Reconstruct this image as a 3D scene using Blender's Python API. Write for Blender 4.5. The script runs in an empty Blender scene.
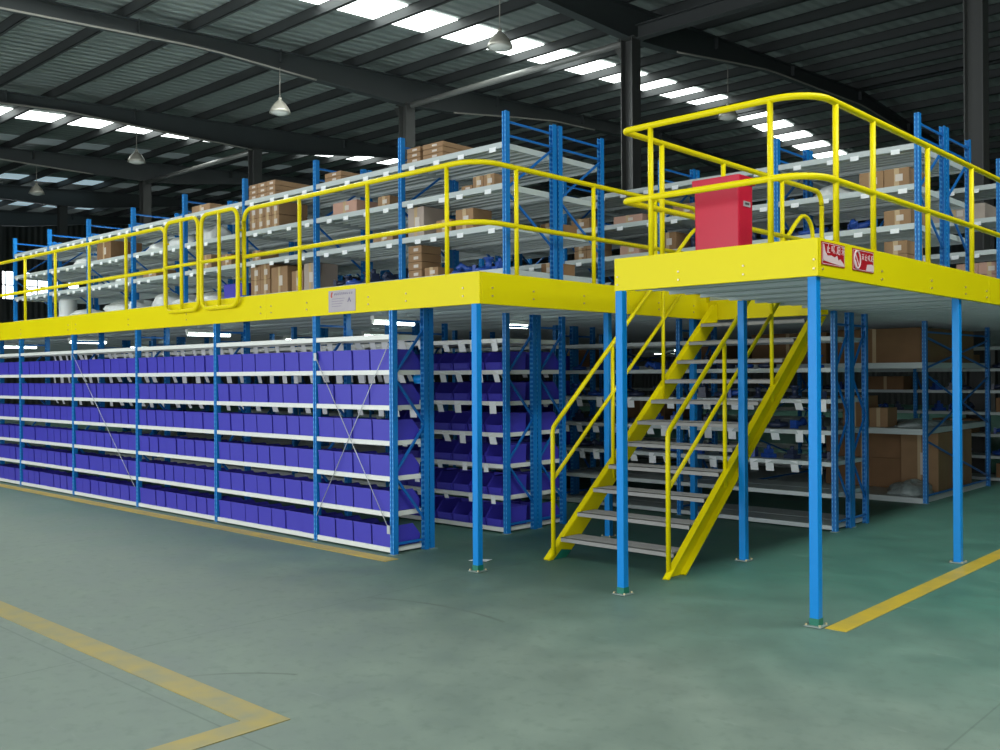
import bpy, math, random
from mathutils import Vector, Matrix
random.seed(7)
S = bpy.context.scene
COL = S.collection
PI = math.pi

# ------------------------------------------------------------------ materials
def _mat(name):
    m = bpy.data.materials.new(name); m.use_nodes = True
    nt = m.node_tree; b = nt.nodes['Principled BSDF']
    return m, nt, b
def simple(name, col, rough=.5, metal=0., var=0., scale=6., bump=0., spec=.5):
    m, nt, b = _mat(name)
    b.inputs['Base Color'].default_value = (*col, 1); b.inputs['Roughness'].default_value = rough
    b.inputs['Metallic'].default_value = metal; b.inputs['Specular IOR Level'].default_value = spec
    if var or bump:
        tc = nt.nodes.new('ShaderNodeTexCoord'); n = nt.nodes.new('ShaderNodeTexNoise')
        n.inputs['Scale'].default_value = scale; n.inputs['Detail'].default_value = 5
        nt.links.new(tc.outputs['Object'], n.inputs['Vector'])
        if var:
            mx = nt.nodes.new('ShaderNodeMixRGB'); mx.blend_type = 'MIX'
            mx.inputs[1].default_value = (*[c * (1 - var) for c in col], 1)
            mx.inputs[2].default_value = (*[min(1, c * (1 + var)) for c in col], 1)
            nt.links.new(n.outputs['Fac'], mx.inputs[0]); nt.links.new(mx.outputs[0], b.inputs['Base Color'])
        if bump:
            bp = nt.nodes.new('ShaderNodeBump'); bp.inputs['Strength'].default_value = bump; bp.inputs['Distance'].default_value = .02
            nt.links.new(n.outputs['Fac'], bp.inputs['Height']); nt.links.new(bp.outputs[0], b.inputs['Normal'])
    return m
def emit(name, col, st):
    m, nt, b = _mat(name)
    b.inputs['Base Color'].default_value = (*col, 1); b.inputs['Emission Color'].default_value = (*col, 1)
    b.inputs['Emission Strength'].default_value = st
    return m
def ribbed(name, col, axis, period, rough=.5, depth=.02, metal=.0):
    m, nt, b = _mat(name)
    tc = nt.nodes.new('ShaderNodeTexCoord'); sp = nt.nodes.new('ShaderNodeSeparateXYZ')
    nt.links.new(tc.outputs['Object'], sp.inputs[0])
    mu = nt.nodes.new('ShaderNodeMath'); mu.operation = 'MULTIPLY'; mu.inputs[1].default_value = 2 * PI / period
    nt.links.new(sp.outputs['XYZ'.index(axis)], mu.inputs[0])
    si = nt.nodes.new('ShaderNodeMath'); si.operation = 'SINE'; nt.links.new(mu.outputs[0], si.inputs[0])
    bp = nt.nodes.new('ShaderNodeBump'); bp.inputs['Strength'].default_value = .8; bp.inputs['Distance'].default_value = depth
    nt.links.new(si.outputs[0], bp.inputs['Height']); nt.links.new(bp.outputs[0], b.inputs['Normal'])
    n = nt.nodes.new('ShaderNodeTexNoise'); n.inputs['Scale'].default_value = .9; nt.links.new(tc.outputs['Object'], n.inputs['Vector'])
    mx = nt.nodes.new('ShaderNodeMixRGB'); mx.inputs[1].default_value = (*[c * .8 for c in col], 1); mx.inputs[2].default_value = (*[c * 1.2 for c in col], 1)
    nt.links.new(n.outputs['Fac'], mx.inputs[0]); nt.links.new(mx.outputs[0], b.inputs['Base Color'])
    b.inputs['Roughness'].default_value = rough; b.inputs['Metallic'].default_value = metal
    return m
def perforated(name, col, rough=.38):
    # rack upright: rows of small slots punched every 50 mm along the height
    m, nt, b = _mat(name)
    L = nt.links.new
    tc = nt.nodes.new('ShaderNodeTexCoord'); sp = nt.nodes.new('ShaderNodeSeparateXYZ'); L(tc.outputs['Object'], sp.inputs[0])
    def mth(op, a, v=None):
        n = nt.nodes.new('ShaderNodeMath'); n.operation = op; L(a, n.inputs[0])
        if v is not None: n.inputs[1].default_value = v
        return n.outputs[0]
    z = mth('FRACT', mth('MULTIPLY', sp.outputs[2], 20.))
    zz = mth('COMPARE', z, .5); zz.node.inputs[2].default_value = .22
    x = mth('ABSOLUTE', sp.outputs[0]); xx = mth('COMPARE', x, .0165); xx.node.inputs[2].default_value = .0045
    mm = nt.nodes.new('ShaderNodeMath'); mm.operation = 'MULTIPLY'; L(zz, mm.inputs[0]); L(xx, mm.inputs[1])
    mx = nt.nodes.new('ShaderNodeMixRGB'); mx.inputs[1].default_value = (*col, 1); mx.inputs[2].default_value = (.10, .38, .68, 1)
    L(mm.outputs[0], mx.inputs[0]); L(mx.outputs[0], b.inputs['Base Color'])
    b.inputs['Roughness'].default_value = rough
    return m

M = {}
M['yellow'] = simple('yellow_paint', (.76, .63, .002), .4, var=.05, scale=2.5, spec=.18)
M['yellow_plate'] = simple('yellow_fascia_paint', (.74, .62, .002), .4, var=.05, scale=1.3, bump=.03, spec=.18)
M['blue'] = simple('blue_column_paint', (.003, .22, .60), .38, spec=.25, var=.08, scale=3)
M['upright'] = perforated('blue_upright_paint', (.004, .17, .50))
M['brace'] = simple('blue_brace_paint', (.004, .13, .44), .4)
M['bin'] = simple('blue_bin_plastic', (.048, .040, .41), .45, var=.08, scale=4)
M['white_beam'] = simple('white_shelf_enamel', (.72, .73, .68), .4, var=.06, scale=4)
M['grey_shelf'] = simple('grey_shelf_enamel', (.47, .52, .51), .42, var=.08, scale=3)
M['deck_steel'] = simple('galvanised_deck_steel', (.36, .42, .42), .6, var=.12, scale=1.6)
M['tread'] = simple('grey_tread_steel', (.27, .265, .25), .55, var=.12, scale=9)
M['tag'] = simple('white_card', (.82, .84, .84), .6)
M['roof'] = ribbed('roof_sheet', (.27, .30, .285), 'X', .3, .55, .03)
M['wall'] = ribbed('wall_sheet', (.055, .065, .06), 'Y', .3, .6, .03)
M['wallx'] = ribbed('wall_sheet_front', (.055, .065, .06), 'X', .3, .6, .03)
M['steel'] = simple('dark_structural_steel', (.050, .058, .058), .55, var=.15, scale=.7)
M['purlin'] = simple('purlin_steel', (.040, .044, .044), .6, var=.1, scale=.5)
M['column'] = simple('column_steel', (.060, .062, .058), .5, var=.12, scale=.9)
M['conduit'] = simple('conduit_steel', (.32, .30, .26), .45)
M['strut'] = simple('strut_steel', (.30, .30, .28), .35, metal=.3)
M['skylight'] = emit('skylight_panel', (.93, 1., .97), 5.)
M['skylight_dim'] = emit('skylight_panel_dirty', (.40, .47, .48), .09)
M['skylight_blue'] = emit('skylight_panel_bluish', (.55, .75, .85), .5)
M['window'] = emit('window_daylight', (.85, .95, 1.), 5.)
M['tube'] = emit('fluorescent_tube', (.85, 1., .97), 9.)
M['lamp'] = simple('lamp_aluminium', (.55, .52, .44), .3, metal=.4)
M['lampglass'] = simple('lamp_glass', (.75, .74, .68), .15)
M['carton'] = simple('brown_cardboard', (.29, .172, .085), .8, var=.18, scale=5)
M['carton_dark'] = simple('dark_cardboard', (.22, .12, .055), .85, var=.2, scale=4)
M['carton_pink'] = simple('pinkish_cardboard', (.46, .27, .20), .8, var=.12, scale=5)
M['carton_grey'] = simple('greyish_cardboard', (.38, .31, .26), .8, var=.12, scale=5)
M['paper'] = simple('carton_label_paper', (.56, .50, .44), .7)
M['tape'] = simple('packing_tape', (.45, .32, .17), .35)
M['bag'] = simple('white_plastic_film', (.62, .64, .62), .3, var=.15, scale=14, bump=.4)
M['film'] = simple('clear_wrap_film', (.33, .38, .37), .25, var=.35, scale=18, bump=.6)
M['part_dark'] = simple('dark_machine_part', (.02, .03, .07), .4, var=.3, scale=20)
M['part_blue'] = simple('blue_machine_part', (.012, .06, .30), .4)
M['red'] = simple('red_bin_plastic', (.50, .008, .035), .4, spec=.4, var=.05)
M['red_sign'] = simple('red_sign_enamel', (.42, .015, .022), .25)
M['sign_white'] = simple('sign_white_print', (.72, .55, .55), .35)
M['plaque'] = simple('grey_plaque', (.40, .36, .37), .3, var=.1, scale=14)
M['ink'] = simple('plaque_ink', (.16, .14, .22), .6)
M['red_ink'] = simple('plaque_red_ink', (.45, .06, .03), .6)
M['bolt'] = simple('bolt_zinc', (.5, .42, .25), .35, metal=.6)
M['green'] = simple('green_floor_paint_splash', (.01, .16, .10), .5)
M['baseplate'] = simple('base_plate_zinc', (.22, .28, .25), .6)
M['rod'] = simple('zinc_bracing_rod', (.5, .52, .52), .4, metal=.3)
M['lip'] = simple('dark_label_print', (.05, .05, .06), .5)
M['drum'] = simple('white_plastic_drum', (.72, .74, .72), .4)

def line_mat():
    m, nt, b = _mat('worn_yellow_floor_paint')
    L = nt.links.new
    tc = nt.nodes.new('ShaderNodeTexCoord'); n = nt.nodes.new('ShaderNodeTexNoise'); n.inputs['Scale'].default_value = 3.5; n.inputs['Detail'].default_value = 8
    L(tc.outputs['Object'], n.inputs['Vector'])
    r = nt.nodes.new('ShaderNodeValToRGB'); r.color_ramp.elements[0].position = .35; r.color_ramp.elements[1].position = .62
    r.color_ramp.elements[0].color = (.62, .43, .03, 1); r.color_ramp.elements[1].color = (.48, .36, .06, 1)
    L(n.outputs['Fac'], r.inputs[0]); L(r.outputs[0], b.inputs['Base Color']); b.inputs['Roughness'].default_value = .45
    return m
M['line'] = line_mat()
def line_faded():
    m, nt, b = _mat('faded_yellow_floor_paint')
    L = nt.links.new
    tc = nt.nodes.new('ShaderNodeTexCoord'); n = nt.nodes.new('ShaderNodeTexNoise'); n.inputs['Scale'].default_value = 5; n.inputs['Detail'].default_value = 8
    L(tc.outputs['Object'], n.inputs['Vector'])
    r = nt.nodes.new('ShaderNodeValToRGB'); r.color_ramp.elements[0].position = .35; r.color_ramp.elements[1].position = .7
    r.color_ramp.elements[0].color = (.36, .27, .05, 1); r.color_ramp.elements[1].color = (.24, .23, .11, 1)
    L(n.outputs['Fac'], r.inputs[0]); L(r.outputs[0], b.inputs['Base Color']); b.inputs['Roughness'].default_value = .5
    return m
M['line_faded'] = line_faded()

def floor_mat():
    m, nt, b = _mat('green_floor_paint')
    L = nt.links.new; N = nt.nodes.new
    tc = N('ShaderNodeTexCoord'); sp = N('ShaderNodeSeparateXYZ'); L(tc.outputs['Object'], sp.inputs[0])
    def noise(sc, det=6, vec=None, rough=.6):
        n = N('ShaderNodeTexNoise'); n.inputs['Scale'].default_value = sc; n.inputs['Detail'].default_value = det; n.inputs['Roughness'].default_value = rough
        L(vec or tc.outputs['Object'], n.inputs['Vector']); return n.outputs['Fac']
    def mr(src, a, c, d=0., e=1.):
        n = N('ShaderNodeMapRange'); n.inputs['From Min'].default_value = a; n.inputs['From Max'].default_value = c
        n.inputs['To Min'].default_value = d; n.inputs['To Max'].default_value = e; L(src, n.inputs['Value']); return n.outputs[0]
    def mth(op, a, c):
        n = N('ShaderNodeMath'); n.operation = op
        for i, v in enumerate((a, c)):
            if isinstance(v, float): n.inputs[i].default_value = v
            else: L(v, n.inputs[i])
        return n.outputs[0]
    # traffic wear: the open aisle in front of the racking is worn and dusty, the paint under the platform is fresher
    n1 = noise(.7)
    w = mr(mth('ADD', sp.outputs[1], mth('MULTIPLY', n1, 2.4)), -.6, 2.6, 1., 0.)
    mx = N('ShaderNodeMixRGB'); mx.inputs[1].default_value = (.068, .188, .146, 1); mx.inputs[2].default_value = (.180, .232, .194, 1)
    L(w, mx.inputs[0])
    # mottling
    n2 = noise(2.2, 8); mx2 = N('ShaderNodeMixRGB'); mx2.blend_type = 'MULTIPLY'; mx2.inputs[0].default_value = 1.
    r = N('ShaderNodeValToRGB'); r.color_ramp.elements[0].position = .3; r.color_ramp.elements[1].position = .72
    r.color_ramp.elements[0].color = (.78, .80, .80, 1); r.color_ramp.elements[1].color = (1.15, 1.13, 1.1, 1)
    L(n2, r.inputs[0]); L(mx.outputs[0], mx2.inputs[1]); L(r.outputs[0], mx2.inputs[2])
    # long scuffs
    mp = N('ShaderNodeMapping'); mp.inputs['Rotation'].default_value = (0, 0, .5); mp.inputs['Scale'].default_value = (1.2, 9., 1)
    L(tc.outputs['Object'], mp.inputs['Vector']); n3 = noise(1.1, 9, mp.outputs[0], .7)
    sc = mr(n3, .62, .72); mx3 = N('ShaderNodeMixRGB'); mx3.inputs[2].default_value = (.27, .33, .28, 1)
    L(mth('MULTIPLY', sc, .45), mx3.inputs[0]); L(mx2.outputs[0], mx3.inputs[1])
    n4 = noise(11., 7); sc4 = mr(n4, .52, .72); mx4 = N('ShaderNodeMixRGB'); mx4.inputs[2].default_value = (.10, .14, .115, 1)
    L(mth('MULTIPLY', sc4, .4), mx4.inputs[0]); L(mx3.outputs[0], mx4.inputs[1])
    # tyre marks: thin dark arcs
    prev = mx4.outputs[0]
    for cx, cy, R, wd, lo, hi in ((-2.1, -3.1, 1.88, .016, -2.95, -1.65), (-1.2, -3.9, 1.13, .012, -2.2, -1.75)):
        dx = mth('SUBTRACT', sp.outputs[0], cx); dy = mth('SUBTRACT', sp.outputs[1], cy)
        d = mth('POWER', mth('ADD', mth('MULTIPLY', dx, dx), mth('MULTIPLY', dy, dy)), .5)
        c = N('ShaderNodeMath'); c.operation = 'COMPARE'; L(d, c.inputs[0]); c.inputs[1].default_value = R; c.inputs[2].default_value = wd
        g = mth('MULTIPLY', mth('GREATER_THAN', sp.outputs[0], float(lo)), mth('LESS_THAN', sp.outputs[0], float(hi)))
        g = mth('MULTIPLY', g, mth('GREATER_THAN', dy, 0.))
        k = mth('MULTIPLY', mth('MULTIPLY', c.outputs[0], g), mr(n2, .35, .6, .1, .5))
        q = N('ShaderNodeMixRGB'); q.inputs[2].default_value = (.07, .085, .075, 1); L(k, q.inputs[0]); L(prev, q.inputs[1]); prev = q.outputs[0]
    # slab joints
    for ax, per, off in ((0, 4.3, 2.95), (1, 5.1, 1.45)):
        f = mth('FRACT', mth('DIVIDE', mth('ADD', sp.outputs[ax], off + 43.), per), 0.)
        c = mth('LESS_THAN', f, .0025)
        q = N('ShaderNodeMixRGB'); q.inputs[2].default_value = (.06, .09, .075, 1); L(mth('MULTIPLY', c, .35), q.inputs[0]); L(prev, q.inputs[1]); prev = q.outputs[0]
    L(prev, b.inputs['Base Color'])
    b.inputs['Roughness'].default_value = .5
    L(mr(n2, .3, .7, .5, .72), b.inputs['Roughness'])
    bp = N('ShaderNodeBump'); bp.inputs['Strength'].default_value = .12; bp.inputs['Distance'].default_value = .01
    L(n2, bp.inputs['Height']); L(bp.outputs[0], b.inputs['Normal'])
    return m
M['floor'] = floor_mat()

# ------------------------------------------------------------------ mesh builder
class MB:
    def __init__(s): s.v = []; s.f = []; s.smooth = set()
    def add(s, vs, fs, sm=False):
        o = len(s.v); s.v += [tuple(p) for p in vs]
        for f in fs:
            if sm: s.smooth.add(len(s.f))
            s.f.append([i + o for i in f])
        return s
    def box(s, x0, x1, y0, y1, z0, z1):
        return s.add([(x0, y0, z0), (x1, y0, z0), (x1, y1, z0), (x0, y1, z0), (x0, y0, z1), (x1, y0, z1), (x1, y1, z1), (x0, y1, z1)],
                     [(0, 3, 2, 1), (4, 5, 6, 7), (0, 1, 5, 4), (1, 2, 6, 5), (2, 3, 7, 6), (3, 0, 4, 7)])
    def bar(s, a, b, w, h, up=(0, 0, 1)):
        a = Vector(a); b = Vector(b); d = (b - a).normalized(); u = Vector(up)
        r = d.cross(u)
        if r.length < 1e-4: r = d.cross(Vector((1, 0, 0)))
        r.normalize(); u = r.cross(d)
        vs = []
        for p in (a, b):
            for i, j in ((-1, -1), (1, -1), (1, 1), (-1, 1)): vs.append(p + r * w / 2 * i + u * h / 2 * j)
        return s.add(vs, [(0, 1, 2, 3), (7, 6, 5, 4), (0, 4, 5, 1), (1, 5, 6, 2), (2, 6, 7, 3), (3, 7, 4, 0)])
    def prism(s, prof, a, b, axis='x', sm=False):
        # prof: list of (p,q); axis x -> (y,z), axis y -> (x,z), axis z -> (x,y)
        n = len(prof)
        def P(t, c):
            return {'x': (t, c[0], c[1]), 'y': (c[0], t, c[1]), 'z': (c[0], c[1], t)}[axis]
        vs = [P(a, c) for c in prof] + [P(b, c) for c in prof]
        fs = [(i, (i + 1) % n, (i + 1) % n + n, i + n) for i in range(n)]
        s.add(vs, fs, sm); o = len(s.v) - 2 * n
        s.f.append([o + i for i in range(n)][::-1]); s.f.append([o + n + i for i in range(n)])
        return s
    def tube(s, pts, r, n=10, closed=False, rad=None):
        pts = [Vector(p) for p in pts]; m = len(pts); rings = []
        prev = None
        for i, p in enumerate(pts):
            if closed: d = pts[(i + 1) % m] - pts[i - 1]
            else: d = pts[min(i + 1, m - 1)] - pts[max(i - 1, 0)]
            d.normalize()
            if prev is None:
                u = Vector((0, 0, 1)) if abs(d.z) < .9 else Vector((1, 0, 0))
                u = (u - d * u.dot(d)).normalized()
            else: u = (prev - d * prev.dot(d)).normalized()
            prev = u; w = d.cross(u)
            rr = rad[i] if rad else r
            rings.append([p + (u * math.cos(2 * PI * k / n) + w * math.sin(2 * PI * k / n)) * rr for k in range(n)])
        vs = [q for rg in rings for q in rg]; fs = []
        for i in range(m if closed else m - 1):
            j = (i + 1) % m
            for k in range(n): fs.append((i * n + k, i * n + (k + 1) % n, j * n + (k + 1) % n, j * n + k))
        s.add(vs, fs, True)
        if not closed:
            o = len(s.v) - len(vs)
            s.f.append([o + k for k in range(n)][::-1]); s.f.append([o + (m - 1) * n + k for k in range(n)])
        return s
    def lathe(s, prof, n=20, c=(0, 0, 0)):
        vs = [(c[0] + r * math.cos(2 * PI * k / n), c[1] + r * math.sin(2 * PI * k / n), c[2] + z) for r, z in prof for k in range(n)]
        fs = [(i * n + k, i * n + (k + 1) % n, (i + 1) * n + (k + 1) % n, (i + 1) * n + k) for i in range(len(prof) - 1) for k in range(n)]
        return s.add(vs, fs, True)
    def mesh(s, name):
        me = bpy.data.meshes.new(name); me.from_pydata(s.v, [], s.f); me.update()
        import bmesh
        bm = bmesh.new(); bm.from_mesh(me)
        bmesh.ops.recalc_face_normals(bm, faces=bm.faces); bm.to_mesh(me); bm.free()
        for i in s.smooth: me.polygons[i].use_smooth = True
        return me
    def build(s, name, mat, parent=None, loc=(0, 0, 0), rz=0):
        me = s.mesh(name); me.materials.append(M[mat] if isinstance(mat, str) else mat)
        return put(name, me, parent, loc, rz)

def put(name, me, parent=None, loc=(0, 0, 0), rz=0):
    o = bpy.data.objects.new(name, me); COL.objects.link(o)
    o.parent = parent; o.location = loc; o.rotation_euler = (0, 0, rz)
    return o
def tag(o, label=None, cat=None, group=None, kind=None):
    if label: o['label'] = label
    if cat: o['category'] = cat
    if group: o['group'] = group
    if kind: o['kind'] = kind
    return o
def thing(name, loc, label, cat, group=None, rz=0):
    o = bpy.data.objects.new(name, None); COL.objects.link(o); o.location = loc; o.rotation_euler = (0, 0, rz)
    o.empty_display_size = .1
    return tag(o, label, cat, group)
def bevel(o, w=.004, seg=2):
    m = o.modifiers.new('bevel', 'BEVEL'); m.width = w; m.segments = seg; m.limit_method = 'ANGLE'; return o
def arc(c, a0, a1, r, u, v, n=6):
    c = Vector(c); u = Vector(u); v = Vector(v)
    return [c + (u * math.cos(a0 + (a1 - a0) * i / n) + v * math.sin(a0 + (a1 - a0) * i / n)) * r for i in range(n + 1)]
ORD = ['first', 'second', 'third', 'fourth', 'fifth', 'sixth', 'seventh', 'eighth', 'ninth', 'tenth', 'eleventh', 'twelfth', 'thirteenth', 'fourteenth',
       'fifteenth', 'sixteenth', 'seventeenth', 'eighteenth', 'nineteenth', 'twentieth']
def ordn(i):
    if i < 20: return ORD[i]
    n = i + 1; sfx = {1: 'st', 2: 'nd', 3: 'rd'}.get(n % 10, 'th') if n % 100 not in (11, 12, 13) else 'th'
    return '%d%s' % (n, sfx)

ZB, ZT = 2.345, 2.60      # underside and top of the mezzanine edge

# ------------------------------------------------------------------ the hall
def roofz(y): return 10.0 + .06 * (min(y, 23.) - 13.5) - .06 * max(0, y - 23.)
X0, X1, Y0, Y1 = -48., 13., -13., 46.
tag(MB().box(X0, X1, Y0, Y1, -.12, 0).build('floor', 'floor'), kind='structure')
mb = MB()
prof = [(Y0, roofz(Y0)), (23., roofz(23.)), (Y1, roofz(Y1)), (Y1, roofz(Y1) + .08), (23., roofz(23.) + .08), (Y0, roofz(Y0) + .08)]
tag(mb.prism(prof, X0, X1, 'x').build('ceiling', 'roof'), kind='structure')
tag(MB().box(X0 - .2, X0, Y0, Y1, 0, 10.6).build('wall_left', 'wall'), kind='structure')
tag(MB().box(X1, X1 + .2, Y0, Y1, 0, 10.6).build('wall_right', 'wall'), kind='structure')
tag(MB().box(X0, X1, Y1, Y1 + .2, 0, 10.6).build('wall_back', 'wallx'), kind='structure')
mb = MB()                                   # front wall with one wide doorway
mb.box(X0, -20, Y0 - .2, Y0, 0, 10.6).box(11.5, X1, Y0 - .2, Y0, 0, 10.6).box(-20, 11.5, Y0 - .2, Y0, 6.2, 10.6)
tag(mb.build('wall_front', 'wallx'), kind='structure')

# high windows in the far left wall
wn = 0
for i in range(5):
    wn += 1
    y = 9.2 + i * 1.55
    f = MB().box(0, .06, -.62, -.56, 0, 1.5).box(0, .06, .56, .62, 0, 1.5).box(0, .06, -.62, .62, 0, .07).box(0, .06, -.62, .62, 1.43, 1.5)\
        .box(0, .06, -.03, .03, 0, 1.5).box(0, .06, -.62, .62, .72, .78).build('window_%d' % wn, 'steel', None, (X0 + .01, y, 5.6))
    tag(f, kind='structure')
    MB().box(.01, .03, -.56, .56, .07, 1.43).build('window_pane', 'window', f)

# rafters: tapered plate girders running up and over the roof slope
RAFX = [-2.25 - 6.95] ; RAFX = [-2.25] + [-9.2 - 7.22 * k for k in range(6)]
dp = [(Y0, .62), (5., .52), (7.9, .74), (11., .95), (12.3, .93), (15.2, .70), (17., .58), (23., .66), (29., .6), (33., .9), (36., .95), (39., .7), (Y1, .6)]
for x in RAFX:
    mb = MB(); web = []; n = len(dp)
    top = [(y, roofz(y) - .245) for y, d in dp]; bot = [(y, roofz(y) - d - .02) for y, d in dp]
    mb.prism(bot + top[::-1], x - .01, x + .01, 'x')
    mb.prism([(y, z) for y, z in bot] + [(y, z + .025) for y, z in bot][::-1], x - .12, x + .12, 'x')
    mb.prism([(y, z - .025) for y, z in top] + [(y, z) for y, z in top][::-1], x - .12, x + .12, 'x')
    for ys in (-8, -4, 0, 3.5, 7, 14.5, 18.5, 23, 27):
        d = [a for a in dp if a[0] <= ys][-1][1]
        mb.box(x - .11, x + .11, ys - .01, ys + .01, roofz(ys) - .22 - .3, roofz(ys) - .22)
    tag(mb.build('beam_rafter', 'steel'), kind='structure')
# purlins between sheet and rafters
k = 0; y = .2 - 1.5 * 8
while y < Y1:
    yy = y
    if abs(y - 22.7) < .01: pass
    z1 = roofz(yy) - .005; z0 = z1 - .235
    mb = MB().box(X0, X1, yy, yy + .012, z0, z1).box(X0, X1, yy, yy + .07, z0, z0 + .012).box(X0, X1, yy, yy + .07, z1 - .012, z1)
    tag(mb.build('beam_purlin', 'purlin'), kind='structure')
    y += 1.5
mb = MB().box(X0, X1, 23.2, 23.212, roofz(23.2) - .205, roofz(23.2) - .005).box(X0, X1, 23.2, 23.27, roofz(23.2) - .205, roofz(23.2) - .19)
tag(mb.build('beam_purlin', 'purlin'), kind='structure')
# skylight panels laid between the purlins
def skylights(x, w, mat, y0, y1, lab):
    global wn
    y = .2 - 1.5 * 8
    while y < Y1 - 1.6:
        if y0 <= y <= y1:
            a, b = y + .08, y + 1.47
            wn += 1
            mb = MB().prism([(a, roofz(a) - .03), (b, roofz(b) - .03), (b, roofz(b) - .01), (a, roofz(a) - .01)], x - w / 2, x + w / 2, 'x')
            tag(mb.build('window_%d' % wn, mat), kind='structure')
        y += 1.5
skylights(-13.2, 1.15, 'skylight', -12, 35, '')
skylights(-26.8, 1.05, 'skylight', -12, 22, '')
skylights(-30.2, .9, 'skylight_dim', 3, 20, '')
skylights(-37.3, 1.1, 'skylight_blue', 3, 12, '')
skylights(-37.3, 1.1, 'skylight_dim', 12.1, 22, '')
skylights(-44.3, 1.1, 'skylight_blue', 6, 14, '')
skylights(4.5, 1.1, 'skylight', -12, 5, '')
# hall columns (H sections) with bracket plates under the rafters
for x in RAFX:
    zt = roofz(11) - .95
    mb = MB().box(x - .15, x - .13, 10.84, 11.16, .02, zt).box(x + .13, x + .15, 10.84, 11.16, .02, zt).box(x - .13, x + .13, 10.99, 11.01, .02, zt)
    mb.box(x - .3, x + .3, 10.75, 11.25, 0, .02).box(x - .22, x + .22, 10.8, 11.2, zt - .02, zt)
    mb.prism([(x - .15, zt - .55), (x - .15, zt), (x - .5, zt)], 10.995, 11.005, 'y')
    tag(mb.build('pillar', 'column'), kind='structure')
    zt2 = roofz(36) - .95
    mb = MB().box(x - .2, x - .18, 35.82, 36.18, .02, zt2).box(x + .18, x + .2, 35.82, 36.18, .02, zt2).box(x - .18, x + .18, 35.99, 36.01, .02, zt2)
    mb.box(x - .3, x + .3, 35.75, 36.25, 0, .02)
    tag(mb.build('pillar', 'column'), kind='structure')
# tie tubes between the column heads
for i, a, b, m in ((0, -2.25, -9.2, 'purlin'), (1, -9.2, -16.42, 'strut'), (3, -23.64, -30.86, 'strut')):
    mb = MB().tube([(a - .2, 11, 8.86), (b + .2, 11, 8.86)], .075, 12) if m == 'strut' else MB().box(b + .2, a - .2, 10.9, 11.1, 8.85, 8.87).box(b + .2, a - .2, 10.9, 11.1, 9.13, 9.15).box(b + .2, a - .2, 10.99, 11.01, 8.87, 9.13)
    tag(mb.build('beam_tie', m), kind='structure')

# conduits clipped under the rafters
def bottom(y):
    for (a, da), (b, db) in zip(dp, dp[1:]):
        if a <= y <= b: return roofz(y) - (da + (db - da) * (y - a) / (b - a)) - .02
def conduit(x, y0, y1, lab, sag=.12):
    pts = []
    n = 22
    for i in range(n + 1):
        y = y0 + (y1 - y0) * i / n
        pts.append((x + .16, y, bottom(y) - .04))
    mb = MB().tube(pts, .022, 8)
    tag(mb.build('cable_conduit', 'conduit'), lab, 'conduit', 'cable conduits under the roof beams')
conduit(-16.42, -11, 7.95, 'long pale conduit under the roof beam holding the nearest bell lamp on the left')
conduit(-16.42, 12.6, 19., 'pale conduit sloping behind the blue frames towards the platform railing')
conduit(-9.2, 12.6, 27.5, 'thin grey conduit under the roof beam above the right hand platform railing')
conduit(-23.64, -2, 10.8, 'faint conduit running along the beam above the far left skylights')
conduit(-30.86, 2, 9, 'short faint conduit on the farthest left roof beam')

def bell_lamp(x, y, z, ztop, label):
    t = thing('pendant_lamp', (x, y, z), label, 'lamp', 'bell shaped warehouse lamps')
    MB().lathe([(.02, .30), (.05, .30), (.07, .27), (.12, .23), (.18, .15), (.225, .07), (.25, -.0), (.245, 0.), (.215, .07), (.165, .15), (.10, .22)], 22).build('lamp_shade', 'lamp', t)
    MB().lathe([(.001, -.06), (.1, -.05), (.19, -.02), (.235, .02), (.001, .02)], 20).build('lens', 'lampglass', t)
    MB().tube([(0, 0, .29), (0, 0, .36)], .04, 12).build('ballast_housing', 'lamp', t)
    MB().tube([(0, 0, .35), (0, 0, ztop - z)], .009, 6).build('cord', 'conduit', t)
bell_lamp(-16.25, 6.9, 7.86, 8.93, 'bell lamp hanging at the end of the long conduit, upper left')
bell_lamp(-9.6, 7.3, 7.92, roofz(7.3) - .05, 'bell lamp hanging in front of the bright skylight strip, upper centre')
bell_lamp(-23.5, 7.0, 7.85, 8.85, 'bell lamp hanging above the leftmost pillar with a tie tube')
bell_lamp(-30.8, 7.1, 7.93, 8.9, 'farthest bell lamp, low down at the left edge of the roof')
bell_lamp(-9.3, 15.3, 8.05, roofz(15.3) - .6, 'bell lamp seen behind the top railing of the raised platform')

# ------------------------------------------------------------------ floor markings
def marking(x0, x1, y0, y1, m='line'):
    tag(MB().box(x0, x1, y0, y1, .0005, .004).build('floor_marking', m), kind='structure')
marking(.055, .20, .02, 14)
marking(-24, -3.93, -.41, -.25)
marking(-9, -1.17, -3.54, -3.36, 'line_faded')
marking(-1.33, -1.17, -9., -3.54, 'line_faded')

# ------------------------------------------------------------------ mezzanine deck
def rib_profile(y0, y1, pitch, z):
    """Trapezoidal deck sheet seen from below: ribs run along X."""
    pr = []; y = y0; k = 0
    while y < y1 - 1e-4:
        e = min(y + pitch, y1); p = e - y; d = .018 if k % 2 else .03
        pr += [(y, z + .03), (y + p - .03, z + .03), (y + p - .03, z + .03 - d), (y + p - .002, z + .03 - d)]
        y = e; k += 1
    pr.append((y1, z + .03))
    return pr + [(y1, ZT - .012), (y0, ZT - .012)]
deck = thing('mezzanine_deck', (-3.05, -.2, ZB), 'long ribbed steel upper floor with yellow edge plates, carried on blue posts', 'mezzanine')
deck.location = (0, 0, 0)
MB().prism(rib_profile(-.12, 3.65, .245, ZB + .02), -26, -2.99, 'x').build('floor_panel', 'deck_steel', deck)
MB().prism(rib_profile(3.66, 10.7, .2, ZB + .02), -26, .02, 'x').build('floor_panel', 'deck_steel', deck)
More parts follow.
